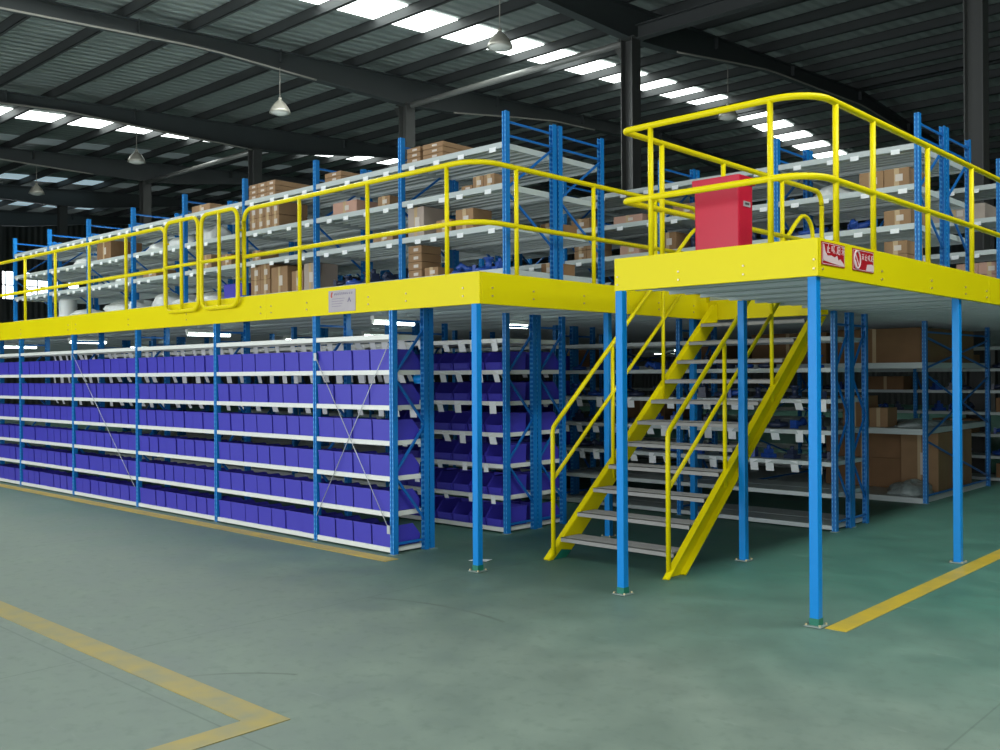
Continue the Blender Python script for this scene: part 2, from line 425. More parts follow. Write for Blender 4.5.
MB().prism(rib_profile(11.3, 22, .2, ZB + .02), -26, .02, 'x').build('floor_panel', 'deck_steel', deck)
def plate(x0, x1, y0, y1, z0, z1, name='edge_plate', parent=deck, m='yellow_plate'):
    o = MB().box(x0, x1, y0, y1, z0, z1).build(name, m, parent); bevel(o, .004); return o
segs = [-26, -18.8, -11.14, -6.2, -2.95]
for a, b in zip(segs, segs[1:]): plate(a + .0015, b - .0015, -.16, -.13, ZB - .025, ZT)
plate(-2.98, -2.95, -.13, 3.65, ZB - .025, ZT)
plate(-2.949, -1.53, 3.62, 3.65, ZB - .03, ZT - .06)
plate(.015, .045, 3.64, 9.6, ZB, ZT)
plate(.015, .045, 9.603, 22, ZB, ZT)
for (x, y) in [(-3.15, 0), (-3.9, 0), (-4.45, 0), (-5.45, 0), (-6.1, 0), (-6.3, 0), (-7.9, 0), (-9.4, 0), (-11.0, 0), (-11.25, 0), (-13.0, 0)]:
    for z in (ZB + .05, ZB + .12):
        bo = MB().prism([(.009 * math.cos(k * PI / 3), .009 * math.sin(k * PI / 3)) for k in range(6)], -.008, 0, 'y').build('bolt', 'bolt', deck, (x, -.16, z))
for y in (.0, .55, 1.3, 1.9, 2.6, 3.3):
    for z in (ZB + .05, ZB + .12):
        MB().prism([(.009 * math.cos(k * PI / 3), .009 * math.sin(k * PI / 3)) for k in range(6)], 0, .008, 'x').build('bolt', 'bolt', deck, (-2.95, y, z))
for x in (-24, -20.1, -16.2, -12.3, -8.4, -4.5): pass

land = thing('landing_platform', (0, 0, 0), 'raised corner platform with bright yellow edges in front of the stair', 'platform')
MB().prism(rib_profile(.01, 3.61, .245, ZB + .02), -1.595, .012, 'x').build('floor_panel', 'deck_steel', land)
plate(-1.612, .045, -.03, .0, ZB, ZT, parent=land)
plate(.015, .045, .001, 3.637, ZB, ZT, parent=land)
plate(-1.612, -1.587, .001, 3.5, ZB + .11, ZT, parent=land)
for x in (-1.58, -1.03, -.50, .02):
    for z in (ZB + .05, ZB + .11):
        MB().prism([(.008 * math.cos(k * PI / 3), .008 * math.sin(k * PI / 3)) for k in range(6)], -.008, 0, 'y').build('bolt', 'bolt', land, (x, -.03, z))
for y in (.04, 1.05, 2.1, 2.95, 3.55):
    for z in (ZB + .05, ZB + .11):
        MB().prism([(.008 * math.cos(k * PI / 3), .008 * math.sin(k * PI / 3)) for k in range(6)], 0, .008, 'x').build('bolt', 'bolt', land, (.045, y, z))

# deck columns
def column(x, y, label, foot='green', h=ZB + .019, w=.066):
    t = thing('support_column', (x, y, 0), label, 'column', 'blue deck columns')
    o = MB().box(-w / 2, w / 2, -w / 2, w / 2, .008, h).build('post', 'blue', t); bevel(o, .008, 3)
    MB().box(-.06, .06, -.06, .06, .0045, .0125).build('base_plate', 'baseplate', t)
    for sx, sy in ((-.048, -.048), (.048, -.048), (.048, .048), (-.048, .048)):
        MB().lathe([(.009, 0), (.009, .012), (.001, .014)], 6, (sx, sy, .012)).build('anchor_bolt', 'bolt', t)
    if foot == 'green':
        o = MB().box(-w / 2 - .001, w / 2 + .001, -w / 2 - .001, w / 2 + .001, .013, .06).build('painted_foot', 'green', t); o['label'] = 'green paint splash at the foot'
column(-.01, .03, 'blue column under the right front corner of the platform, beside the yellow line')
column(-1.535, -.05, 'blue column under the left front corner of the platform, before the stair foot', h=ZB - .001)
column(0 - .02, 2.92, 'blue column on the right edge of the platform, at the yellow line', None)
column(-1.50, 1.77, 'blue column standing right beside the stair stringer', None)
column(-2.985, -.165, 'lone blue column at the mezzanine corner, left of the stair', h=ZB - .026)
column(-3.2, 2.02, 'blue column behind the stair foot, at the opening edge', None)
column(-3.12, 3.56, 'blue column at the rear of the stair opening', None)
column(-.02, 6.1, 'blue column farther back along the right deck edge', None)
for i, x in enumerate((-6.5, -10.4)): pass

# ------------------------------------------------------------------ railings
RT, RM = 3.58, 3.05   # rail heights
R = .024
def post(x, y, z0, z1, par, r=.021, name='post'):
    MB().tube([(x, y, z0), (x, y, z1)], r, 12).build(name, 'yellow', par)
def clip(x, y, par, dx=0, dy=0):
    MB().box(x - .03 + dx, x + .03 + dx, y - .012 + dy, y + .012 + dy, ZT - .06, ZT + .03).build('bracket', 'yellow', par)

# left front railing, near the corner: from the gates round the corner to the stair opening
yf = -.14; xr = -3.0
rail = thing('guard_railing', (0, 0, 0), 'yellow railing rounding the mezzanine corner above the lone blue column', 'railing', 'yellow guard railings')
for z, nm in ((RT, 'top_rail'), (RM, 'mid_rail')):
    pts = []
    if z == RT:
        pts += [(-6.66, yf, ZT + .02), (-6.66, yf, RT - .14)] + arc((-6.52, yf, RT - .14), PI, PI / 2, .14, (1, 0, 0), (0, 0, 1))
    else: pts += [(-6.66, yf, RM)]
    pts += arc((xr - .28, yf + .28, z), -PI / 2, 0, .28, (1, 0, 0), (0, 1, 0), 8)
    if z == RT: pts += arc((xr, 3.36, RT - .14), PI / 2, 0, .14, (0, 1, 0), (0, 0, 1)) + [(xr, 3.50, ZT + .02)]
    else: pts += [(xr, 3.50, z)]
    MB().tube(pts, R, 12).build(nm, 'yellow', rail)
for x in (-3.37, -4.48, -5.6): post(x, yf, ZT - .02, RT, rail)
for y in (.38, 1.53, 2.62): post(xr, y, ZT - .02, RT, rail)

rail2 = thing('guard_railing', (0, 0, 0), 'long yellow railing running from the gates to the far left end', 'railing', 'yellow guard railings')
pts = [(-8.44, yf, ZT + .02), (-8.44, yf, RT - .14)] + arc((-8.58, yf, RT - .14), 0, PI / 2, .14, (1, 0, 0), (0, 0, 1)) + [(-26, yf, RT)]
MB().tube(pts, R, 12).build('top_rail', 'yellow', rail2)
MB().tube([(-8.44, yf, RM), (-26, yf, RM)], R, 12).build('mid_rail', 'yellow', rail2)
for x in (-9.5, -10.6, -11.74, -12.87, -14.0, -15.1, -16.2, -17.3, -18.4, -19.5, -20.6): post(x, yf, ZT - .02, RT, rail2)

def gate(x0, x1, label):
    g = thing('loading_gate', ((x0 + x1) / 2, yf - .075, 0), label, 'gate', 'yellow gates in the railing')
    w = (x1 - x0) / 2 - .02; r = .13; z0, z1 = 2.5, 3.60
    pts = arc((w - r, 0, z1 - r), 0, PI / 2, r, (1, 0, 0), (0, 0, 1)) + arc((-w + r, 0, z1 - r), PI / 2, PI, r, (1, 0, 0), (0, 0, 1)) \
        + arc((-w + r, 0, z0 + r), PI, 1.5 * PI, r, (1, 0, 0), (0, 0, 1)) + arc((w - r, 0, z0 + r), 1.5 * PI, 2 * PI, r, (1, 0, 0), (0, 0, 1))
    MB().tube(pts, R, 12, closed=True).build('frame', 'yellow', g)
    MB().tube([(0, 0, z0), (0, 0, z1)], .021, 12).build('centre_bar', 'yellow', g)
    MB().tube([(-w, 0, RM), (w, 0, RM)], .021, 12).build('cross_bar', 'yellow', g)
    for z in (2.8, 3.35):
        MB().tube([(w if x1 > -7 else -w, 0, z), ((w if x1 > -7 else -w), .05, z)], .012, 8).build('hinge', 'yellow', g)
gate(-8.33, -7.50, 'yellow rounded gate panel, left one of the pair')
gate(-7.47, -6.65, 'yellow rounded gate panel, right one of the pair')

# platform railing
rail3 = thing('guard_railing', (0, 0, 0), 'tall yellow railing wrapped around the raised corner platform', 'railing', 'yellow guard railings')
yl = -.02; xs = .002; xi = -1.53
for z, nm in ((RT, 'top_rail'), (3.037, 'mid_rail')):
    pts = []
    if z == RT: pts += [(xi, 3.50, ZT), (xi, 3.50, RT - .14)] + arc((xi, 3.36, RT - .14), 0, PI / 2, .14, (0, 1, 0), (0, 0, 1))
    else: pts += [(xi, 3.50, z)]
    pts += arc((xi + .06, yl + .06, z), PI, 1.5 * PI, .06, (1, 0, 0), (0, 1, 0), 7)
    pts += arc((xs - .28, yl + .28, z), -PI / 2, 0, .28, (1, 0, 0), (0, 1, 0), 9)
    pts += [(xs, 13.5, z)]
    MB().tube(pts, R, 12).build(nm, 'yellow', rail3)
for x in (-1.275, -.295): post(x, yl, ZT - .005, RT, rail3)
for y in (.36, 1.01, 2.15, 3.28, 4.4, 5.55, 6.7, 7.85, 9.0): post(xs, y, ZT - .005, RT, rail3)
for y in (.52, 1.5, 2.62): post(xi, y, ZT - .005, RT, rail3)

# ------------------------------------------------------------------ staircase
st = thing('staircase', (-2.2, .62, 0), 'yellow steel staircase with grey treads climbing to the mezzanine', 'staircase')
st.location = (0, 0, 0)
sl = .834
yL, yR = -2.83, -1.60
def stringer(x, s, z_end=3.80):
    y0 = .60; yb = .86
    top = lambda y: (y - y0) * sl
    botm = lambda y: (y - yb) * sl
    pr = [(y0, .003), (yb, .003), (3.61, botm(3.61)), (3.61, top(3.61))]
    mb = MB().prism(pr, x - .005, x + .005, 'x')
    # flanges of the channel
    a = Vector((x + s * .03, y0 + .004, .008)); b = Vector((x + s * .03, 3.58, top(3.58) - .006))
    mb.bar(a, b, .06, .012)
    a = Vector((x + s * .03, yb, .008)); b = Vector((x + s * .03, 3.61, botm(3.61)))
    mb.bar(a, b, .06, .012)
    return mb.build('stringer', 'yellow', st)
a_ = stringer(yL, -1); b_ = stringer(yR, 1)
for x, s in ((yL, -1), (yR, 1)):
    o = MB().prism([(.66, .003), (.855, .003), (.93, .06), (.78, .085)], x - s * .0065, x - s * .0055, 'x').build('painted_foot', 'green', st); o['label'] = 'green paint splash at the stringer foot'
for k in range(11):
    z = .195 + .2065 * k; y = .80 + .2475 * k
    mb = MB().box(yL + .006, yR - .006, y - .03, min(y + .24, 3.6), z - .004, z).box(yL + .006, yR - .006, y - .03, y - .026, z - .038, z).box(yL + .006, yR - .006, min(y + .236, 3.596), min(y + .24, 3.6), z - .03, z)
    for j in range(5): mb.box(yL + .03, yR - .03, y + .02 + j * .045, y + .032 + j * .045, z, z + .004)
    mb.build('tread', 'tread', st)
def handrail(x, par):
    zt_ = lambda y: 1.22 + (y - .72) * .86
    zm_ = lambda y: .74 + (y - .68) * .84
    pts = [(x, .67, .04), (x, .67, 1.17)] + [(x, .68, 1.215), (x, .72, 1.255)] + [(x, 3.02, zt_(3.02) + .01)]
    pts += arc((x, 3.22, zt_(3.02) - .08), PI * .8, 0, .19, (0, 1, 0), (0, 0, 1), 8)[1:] + [(x, 3.41, ZT - .1)]
    MB().tube(pts, .021, 12).build('handrail', 'yellow', par)
    MB().tube([(x, .67, zm_(.68)), (x, 2.95, zm_(2.95))], .018, 10).build('mid_rail', 'yellow', par)
    for y in (1.6, 2.5): MB().tube([(x, y, (y - .62) * sl - .14), (x, y, zt_(y))], .019, 10).build('baluster', 'yellow', par)
handrail(yL + .0, st); handrail(yR + .012, st)

# ------------------------------------------------------------------ racks
def upright_mesh(h):
    w, d, t = .026, .03, .006
    pr = [(-w, -d), (-.007, -d), (-.007, -d + .009), (.007, -d + .009), (.007, -d), (w, -d), (w, d), (w - t, d), (w - t, -d + t + .008), (-w + t, -d + t + .008), (-w + t, d), (-w, d)]
    me = MB().prism(pr, 0, h, 'z').mesh('upright'); me.materials.append(M['upright']); return me
_um = {}
def up_mesh(h):
    k = round(h, 3)
    if k not in _um: _um[k] = upright_mesh(h)
    return _um[k]
def brace_mesh(h, dep, kind):
    mb = MB(); zs = []
    y0, y1 = .03, dep - .03
    b = lambda a, c: mb.bar(a, c, .018, .022)
    if kind == 'upper':
        b((0, y0, h - .1), (0, y1, h - .1)); b((0, y0, h - .24), (0, y1, h - .24))
        z = h - .26; s = 0
        while z - .52 > .05:
            b((0, y1 if s == 0 else y0, z), (0, y0 if s == 0 else y1, z - .52)); z -= .54; s = 1 - s
        b((0, y0, .09), (0, y1, .09))
    else:
        b((0, y0, h - .14), (0, y1, h - .14)); b((0, y0, .1), (0, y1, .1))
        z = h - .2; s = 0; step = .47 if kind == 'lower' else 1.0
        if kind == 'deep':
            b((0, y0, 1.68), (0, y1, .95)); b((0, y1, 1.62), (0, y0, .85)); b((0, y0, .82), (0, y1, .15)); b((0, y0, 1.75), (0, y1, h - .2)); b((0, y1, 1.75), (0, y0, h - .2))
        else:
            while z - step > .05:
                b((0, y1 if s == 0 else y0, z), (0, y0 if s == 0 else y1, z - step)); z -= step; s = 1 - s
    return mb
_bm = {}
def br_mesh(h, dep, kind):
    k = (round(h, 3), round(dep, 3), kind)
    if k not in _bm:
        me = brace_mesh(h, dep, kind).mesh('frame_bracing'); me.materials.append(M['brace']); _bm[k] = me
    return _bm[k]
_sm = {}
def shelf_mesh(w, dep, fh, mat, ribs):
    """origin: right front corner of the shelf top; extends -x and +y"""
    k = (round(w, 3), round(dep, 3), fh, mat, ribs)
    if k not in _sm:
        mb = MB()
        pr = [(.0, 0), (.0, -fh), (.018, -fh), (.018, -.03)]
        n = ribs; p = (dep - .036) / n; rd = .04
        for i in range(n):
            y = .018 + i * p
            pr += [(y + p * .04, -.006), (y + p * .06, -rd), (y + p * .22, -rd), (y + p * .26, -.006)]
        pr += [(dep - .018, -.03), (dep - .018, -fh), (dep, -fh), (dep, 0)]
        mb.prism(pr, -w + .004, -.004, 'x')
        mb.box(-w, -w + .004, 0, dep, -fh, 0).box(-.004, 0, 0, dep, -fh, 0)
        me = mb.mesh('shelf'); me.materials.append(M[mat]); _sm[k] = me
    return _sm[k]
tagm = MB().box(-.032, .032, -.003, 0, -.085, .006).mesh('label_tag'); tagm.materials.append(M['tag'])
tagbig = MB().box(-.046, .046, -.003, 0, -.125, .004).mesh('label_tag'); tagbig.materials.append(M['tag'])
tagflat = MB().box(-.045, .045, -.004, 0, -.078, -.03).mesh('label_tag'); tagflat.materials.append(M['tag'])

def bay(x, w, yf, dep, z0, ztop, levels, label, group, kind='lower', last=False, first=False, fh=.045, mat='white_beam', ribs=4,
        tags=None, tagside='front', drop=None):
    t = thing('shelving_unit', (x, yf, z0), label, 'shelving', group)
    h = ztop - z0
    xs_ = [0] + ([-w] if last else [])
    for xx in xs_:
        put('upright', up_mesh(h), t, (xx, .03, 0)); put('upright', up_mesh(h), t, (xx, dep - .03, 0), PI)
        MB().box(xx - .04, xx + .04, -.012, .07, 0, .006).build('foot_plate', 'baseplate', t)
        put('frame_bracing', br_mesh(h, dep, kind), t, (xx, 0, 0))
    for i, zl in enumerate(levels):
        s = put('shelf', shelf_mesh(w - .056, dep - .012, fh, mat, ribs), t, (-.028, .006, zl - z0))
        if tags and i in tags:
            n, tm = tags[i]
            for j in range(n):
                xx = -(w - .056) * (j + .5 + random.uniform(-.2, .2)) / n
                if tagside == 'front': g = put('label_tag', tm, s, (xx, -.001, -.01), 0)
                else: g = put('label_tag', tm, s, (xx, dep - .011, -.01), PI)
                if tm is not tagflat: g.rotation_euler = (random.uniform(.05, .5) * (1 if tagside == 'front' else -1), 0, (0 if tagside == 'front' else PI) + random.uniform(-.15, .15))
    return t

LOW = [.065 + .338 * k for k in range(7)]
# row one: the long bin wall
edges = [-4.13, -5.337, -7.27, -9.203, -11.136, -13.07, -15.0, -16.93]
g1 = 'shelving bays of the long front bin wall'
for i, (a, b) in enumerate(zip(edges, edges[1:])):
    lab = 'blue framed white shelving bay of the front bin wall, %s from its right end' % ORD[i]
    if i == 0: lab = 'narrow blue framed shelving bay with crossed rods, right end of front bin wall'
    u = bay(a, a - b, -.155, .46, 0, ZB + .019, LOW, lab, g1, last=(i == 6), tags={4: (6 if i else 4, tagbig), 5: (7 if i else 5, tagbig), 6: (8 if i else 5, tagbig), 3: (5, tagm), 2: (4, tagm)} if i < 5 else None, tagside='rear')
    if i == 0:
        MB().tube([(-.03, -.01, 1.99), (-1.17, -.01, .27)], .0042, 6).build('tension_rod', 'rod', u)
        MB().tube([(-1.18, -.016, 1.92), (-.03, -.016, .25)], .0042, 6).build('tension_rod', 'rod', u)
        MB().box(-1.19, -1.15, -.02, -.012, 1.86, 1.94).build('rod_plate', 'rod', u); MB().box(-.05, -.01, -.02, -.012, .2, .28).build('rod_plate', 'rod', u)
    if i == 3:
        MB().tube([(-1.9, -.01, 2.04), (-.04, -.01, .27)], .0042, 6).build('tension_rod', 'rod', u)
# doubled rear posts of the end frame
put_ = thing('support_column', (-4.13, .345, 0), 'perforated blue post doubled against the rear of the bin wall end frame', 'column', 'blue deck columns')
put('post', up_mesh(ZB + .019), put_, (0, 0, 0), PI); MB().box(-.05, .05, -.045, .045, .0, .006).build('base_plate', 'baseplate', put_)

# rows two: bins seen from their open side
rows2 = [-4.13, -6.06, -7.99, -9.92, -11.85, -13.78]
for i, (a, b) in enumerate(zip(rows2, rows2[1:])):
    bay(a, a - b, 1.43, .50, 0, ZB + .019, LOW, 'blue framed shelving bay of open bins across the narrow aisle, %s from its right end' % ORD[i],
        'shelving bays behind the narrow aisle', last=(i == 4), tags={k: ((7, tagbig) if k > 2 else (5, tagm)) for k in range(1, 7)} if i < 2 else None)
    bay(a, a - b, 1.945, .49, 0, ZB + .019, LOW, 'back-to-back shelving bay behind the open bins, %s from its right end' % ORD[i],
        'rear shelving bays behind the narrow aisle', last=(i == 4), tags={k: (5, tagm) for k in (3, 4, 5)} if i < 1 else None, tagside='rear')
# rows three, behind the stairs
rows3 = [-1.56 - 1.93 * k for k in range(7)]
for i, (a, b) in enumerate(zip(rows3, rows3[1:])):
    tg = {2: (7, tagbig), 3: (7, tagbig), 4: (7, tagbig)} if i < 4 else None
    bay(a, a - b, 3.82, .42, 0, ZB + .019, LOW, 'nearly empty grey shelving bay behind the staircase, %s from its right end' % ORD[i],
        'front shelving bays behind the staircase', mat='grey_shelf', last=(i == 5), tags=tg)
    bay(a, a - b, 4.25, .44, 0, ZB + .019, LOW, 'rear grey shelving bay behind the staircase, %s from its right end' % ORD[i],
        'rear shelving bays behind the staircase', mat='grey_shelf', last=(i == 5))
# row four: deep racks with big cartons
DEEP = [.07, .965, 1.83]
for i in range(4):
    a = -1.62 - 2.6 * i
    bay(a, 2.6, 6.70, 2.66, 0, ZB + .019, DEEP, 'deep blue rack with large brown cartons under the deck, %s from its right end' % ORD[i],
        'deep carton racks under the deck', kind='deep', mat='grey_shelf', fh=.075, ribs=12, last=(i == 3), tags={1: (1, tagm)} if i == 0 else None)
# row five, in the dark
for i in range(6):
    a = -.9 - 2.0 * i
    bay(a, 2.0, 9.95, .55, 0, ZB + .019, LOW, 'shelving bay in the dark far rear under the deck, %s from its right end' % ORD[i],
        'far shelving bays in the dark', mat='grey_shelf', last=(i == 5))

# upper racks
UP = [2.78, 3.235, 3.64, 4.055]
def urow(x, n, w, yf, dep, what, group, tagged, mat='grey_shelf', skiptop=False):
    for i in range(n):
        tg = {k: (4 if i < 5 else 5, tagflat) for k in (1, 2, 3)} if tagged else None
        bay(x - w * i, w, yf, dep, ZT - .011, 4.36, UP, what % ORD[i], group, kind='upper', mat=mat, fh=.06, ribs=6, last=(i == n - 1), tags=tg)
urow(-3.72, 8, 1.586, 1.0, .80, 'upper deck blue and grey rack bay behind the front railing, %s from its right end', 'upper front rack bays', True)
urow(-3.72, 8, 1.586, 1.84, .80, 'upper deck rack bay backing onto the front row, %s from its right end', 'upper bays behind the front row', False)
urow(-.74, 7, 1.556, 4.0, .80, 'upper deck grey rack bay behind the platform railing, %s from its right end', 'upper rack bays behind the platform', True)
urow(-.74, 7, 1.556, 4.84, .80, 'upper deck bay backing onto the platform row, %s from its right end', 'upper bays backing onto the platform row', False)
urow(-.78, 5, 1.556, 6.9, .80, 'upper deck rack bay of the farthest row, %s from its right end', 'upper rack bays of the farthest row', True)

# ------------------------------------------------------------------ bins
def bin_mesh(w, d=.39, h=.20, hopper=True):
    mb = MB(); t = .004; tw = .008
    # closed back at y=0, open scoop front at y=d
    x0, x1 = -w / 2 + .006, w / 2 - .006
    side = [(0 + tw, 0), (d - .015, 0), (d, h * .42), (d * .74, h), (0, h)]
    mb.prism(side, x0, x0 + t, 'x'); mb.prism(side, x1 - t, x1, 'x')
    mb.prism([(tw, 0), (tw + t, 0), (t, h), (0, h)], x0, x1, 'x')
    mb.prism([(d - .015 - t, 0), (d - .015, 0), (d, h * .42), (d - t, h * .42)], x0, x1, 'x')
    mb.box(x0, x1, tw, d - .015, 0, t)
    # rim lip and label ledge
    mb.box(x0 - .002, x1 + .002, -.006, .004, h - .012, h); mb.box(x0 - .002, x0 + t, 0, d * .74, h - .008, h); mb.box(x1 - t, x1 + .002, 0, d * .74, h - .008, h)
    mb.box(x0 + .02, x1 - .02, d - .002, d + .004, h * .12, h * .36)
    me = mb.mesh('storage_bin'); me.materials.append(M['bin']); return me
BW = {}
def bmesh_(w):
    w = round(w, 2)
    if w not in BW: BW[w] = bin_mesh(w)
    return BW[w]
def bins(xr, xl, yf, z, n, labelfmt, group, flip=False, skip=()):
    ws = [random.choice((1., 1., 1., 1.15, .85)) for _ in range(n)]
    tot = xr - xl - .07; s = tot / sum(ws); x = xl + .035
    for j in range(n):
        w = ws[j] * s
        if j not in skip:
            o = put('storage_bin', bmesh_(w - .004), None, (x + w / 2, yf + random.uniform(0, .012) if not flip else yf + .40, z + .0005), PI if flip else 0)
            tag(o, labelfmt % ordn(j), 'bin', group)
        x += w
SH = ['bottom', 'second', 'third', 'fourth', 'fifth', 'sixth']
for i, (a, b) in enumerate(zip(edges[:6], edges[1:7])):
    n = [4, 7, 8, 8, 8, 8][i]
    for l in range(6):
        bay_ = 'narrow end bay' if i == 0 else '%s bay' % ORD[i]
        sk = tuple(range(0, 3)) if i == 5 else ()
        bins(a, b, -.145, LOW[l], n, 'closed-backed blue bin, %s from left on ' + SH[l] + ' shelf, ' + bay_ + ' of front wall', 'blue bins on the front bin wall', skip=sk)
for i, (a, b) in enumerate(zip(rows2[:1], rows2[1:2])):
    for l in range(6):
        bins(a, b, 1.425, LOW[l], 7, 'open-fronted blue bin, %s from left on ' + SH[l] + ' shelf beyond the narrow aisle', 'open bins across the narrow aisle', flip=True)
for l in range(6):
    bins(-4.13, -4.75, 2.01, LOW[l], 2, 'blue bin at the rear end frame, %s from left on its ' + SH[l] + ' shelf', 'blue bins at the rear end frame')

# ------------------------------------------------------------------ cartons and goods
def carton(x0, x1, y0, y1, z0, h, label, group='cartons on the upper racks', mat='carton', label_paper=True, name='cardboard_box', rows=1):
    w = x1 - x0; d = y1 - y0
    t = thing(name, ((x0 + x1) / 2, y0, z0 + .001), label, 'box', group, random.uniform(-.02, .02))
    o = MB().box(-w / 2, w / 2, 0, d, 0, h).build('carton_body', mat, t); bevel(o, .006)
    MB().box(-.025, .025, -.0015, d + .0015, h * .0, h + .0015).build('tape', 'tape', t) if h > .09 else None
    if label_paper:
        a = min(.075, w * .4)
        p = MB().box(-a / 2, a / 2, -.003, -.0014, h * .28, h * .66).build('paper_label', 'paper', t, (w * .1, 0, 0))
U = 'on the upper front rack'
T3, T2, T1, T0 = UP[3], UP[2], UP[1], UP[0]
def flat_stack(x0, n, w, d, hs, y0, z, where, g='flat cartons on the top shelf'):
    zz = z
    for i in range(hs):
        for j in range(n):
            carton(x0 + j * (w + .01), x0 + j * (w + .01) + w, y0, y0 + d, zz, .056, 'flat brown carton, layer %d %s' % (i + 1, where), g)
        zz += .059
flat_stack(-5.24, 1, .22, .5, 3, 1.05, T3, 'of the short stack on the top shelf beside the upright')
flat_stack(-4.98, 1, .32, .62, 3, 1.05, T3, 'of the stack on the top shelf nearest the corner')
flat_stack(-6.75, 1, .32, .68, 2, 1.05, T3, 'of the low stack in the second top bay')
def small_grid(x0, n, rows, w, h, d, y0, z, where, g, mat='carton'):
    for r in range(rows):
        for j in range(n):
            carton(x0 + j * (w + .006), x0 + j * (w + .006) + w, y0, y0 + d, z + r * (h + .003), h, 'brown carton, %s from left, row %d %s' % (ORD[j], r + 1, where), g, mat)
small_grid(-8.42, 3, 3, .20, .066, .55, 1.05, T3, 'of the top-shelf stack above the gates', 'small cartons stacked above the gates')
small_grid(-8.42, 4, 2, .165, .165, .45, 1.06, T2, 'of the block just below the top shelf', 'label-fronted cartons on the shelf above the gate')
carton(-10.0, -9.5, 1.1, 1.6, T3, .12, 'wide brown carton on the top shelf left of the small stack')
carton(-6.6, -6.15, 1.06, 1.4, T2, .15, 'pinkish long carton ' + 'on the third shelf of the second bay', mat='carton_pink')
carton(-5.76, -5.55, 1.06, 1.3, T2, .12, 'little brown carton beside the upright on the third shelf')
small_grid(-4.22, 2, 1, .15, .13, .3, 1.06, T2, 'on the third shelf by the corner upright', 'small cartons by the corner upright')
carton(-4.39, -4.23, 1.06, 1.3, T2, .055, 'low flat carton beside the small pair near the corner')
carton(-5.24, -4.98, 1.06, 1.42, T1, .33, 'tall greyish carton on the second shelf of the end bay', mat='carton_grey')
carton(-4.78, -4.55, 1.06, 1.3, T1, .14, 'small low carton between the tall carton and the square one')
carton(-4.48, -4.22, 1.06, 1.35, T1, .22, 'square brown carton on the second shelf near the corner')
carton(-5.85, -5.5, 1.06, 1.5, T1, .10, 'flat brown carton on the second shelf left of the upright')
carton(-9.70, -9.40, 1.06, 1.4, T1, .20, 'brown carton seen through the left gate panel')
carton(-9.14, -8.88, 1.06, 1.35, T1, .16, 'small carton seen through the right gate panel')
carton(-8.36, -8.17, 1.06, 1.35, T1, .14, 'small brown carton just right of the gates')
carton(-11.4, -11.0, 1.06, 1.4, T1, .12, 'small brown carton on the second shelf far left')
carton(-13.0, -12.5, 1.06, 1.6, T2, .30, 'dark brown carton on the third shelf far left', mat='carton_dark')
small_grid(-5.24, 1, 4, .22, .088, .3, 1.06, T0, 'of the column of cartons on the lowest shelf', 'small cartons in a column on the lowest shelf')
carton(-4.97, -4.76, 1.06, 1.3, T0, .10, 'low carton right of the carton column on the lowest shelf')
small_grid(-8.40, 2, 2, .22, .20, .5, 1.06, T0, 'of the big stack beside the gates', 'large cartons on the lowest shelf')
carton(-7.92, -7.56, 1.06, 1.6, T0, .34, 'large brown carton beside the stack right of the gates')
carton(-7.50, -7.25, 1.08, 1.5, T0, .26, 'narrow brown carton in the third bay, lowest shelf')
carton(-7.20, -6.95, 1.06, 1.4, T0, .33, 'tall pale carton left of the upright on the lowest shelf', mat='carton_grey')
# second (rear) row end cartons seen through the frames
carton(-4.1, -3.9, 2.0, 2.4, T1, .13, 'dark brown carton seen through the rear end frame, second shelf', mat='carton_dark')
carton(-4.05, -3.85, 1.95, 2.3, T0, .14, 'dark brown carton low behind the corner frames', mat='carton_dark')
# platform rows
G2 = 'cartons on the platform rack'
small_grid(-1.36, 2, 1, .26, .19, .5, 4.05, T2, 'on the third shelf by the end frame', 'cartons by the end frame of the platform rack')
carton(-1.10, -.82, 4.05, 4.5, T1, .16, 'brown carton on the second shelf of the platform rack end bay', G2)
carton(-1.10, -.86, 4.05, 4.5, T0, .15, 'brown carton at the lowest shelf of the platform rack end bay', G2)
carton(-1.10, -.86, 4.05, 4.5, T0 + .153, .14, 'brown carton stacked second on the lowest platform rack shelf', G2)
carton(-3.7, -3.35, 4.05, 4.5, T2, .14, 'brown carton high behind the red bin', G2)
carton(-5.3, -5.0, 4.05, 4.4, T2, .14, 'upper of two cartons seen left of the blue corner frame', G2)
small_grid(-5.25, 2, 2, .2, .12, .3, 4.05, T1, 'seen between railing and corner frame', 'small cartons left of the platform railing')
carton(-4.6, -4.15, 4.05, 4.5, T2, .1, 'pinkish flat carton behind the platform railing post', G2, 'carton_pink')
carton(-3.9, -3.65, 4.05, 4.4, T1, .22, 'dark brown carton with a label left of the red bin', G2, 'carton_dark')
carton(-4.5, -4.2, 4.05, 4.4, T1, .12, 'low reddish carton behind the double railing post', G2, 'carton_pink')
small_grid(-1.3, 2, 2, .26, .15, .4, 6.95, T0 + .0, 'in the far row at the right edge', 'reddish cartons in the far row', 'carton_pink')
carton(-1.7, -.95, 6.95, 7.5, T2, .2, 'grey wrapped carton in the far row near the edge', G2, 'carton_grey')

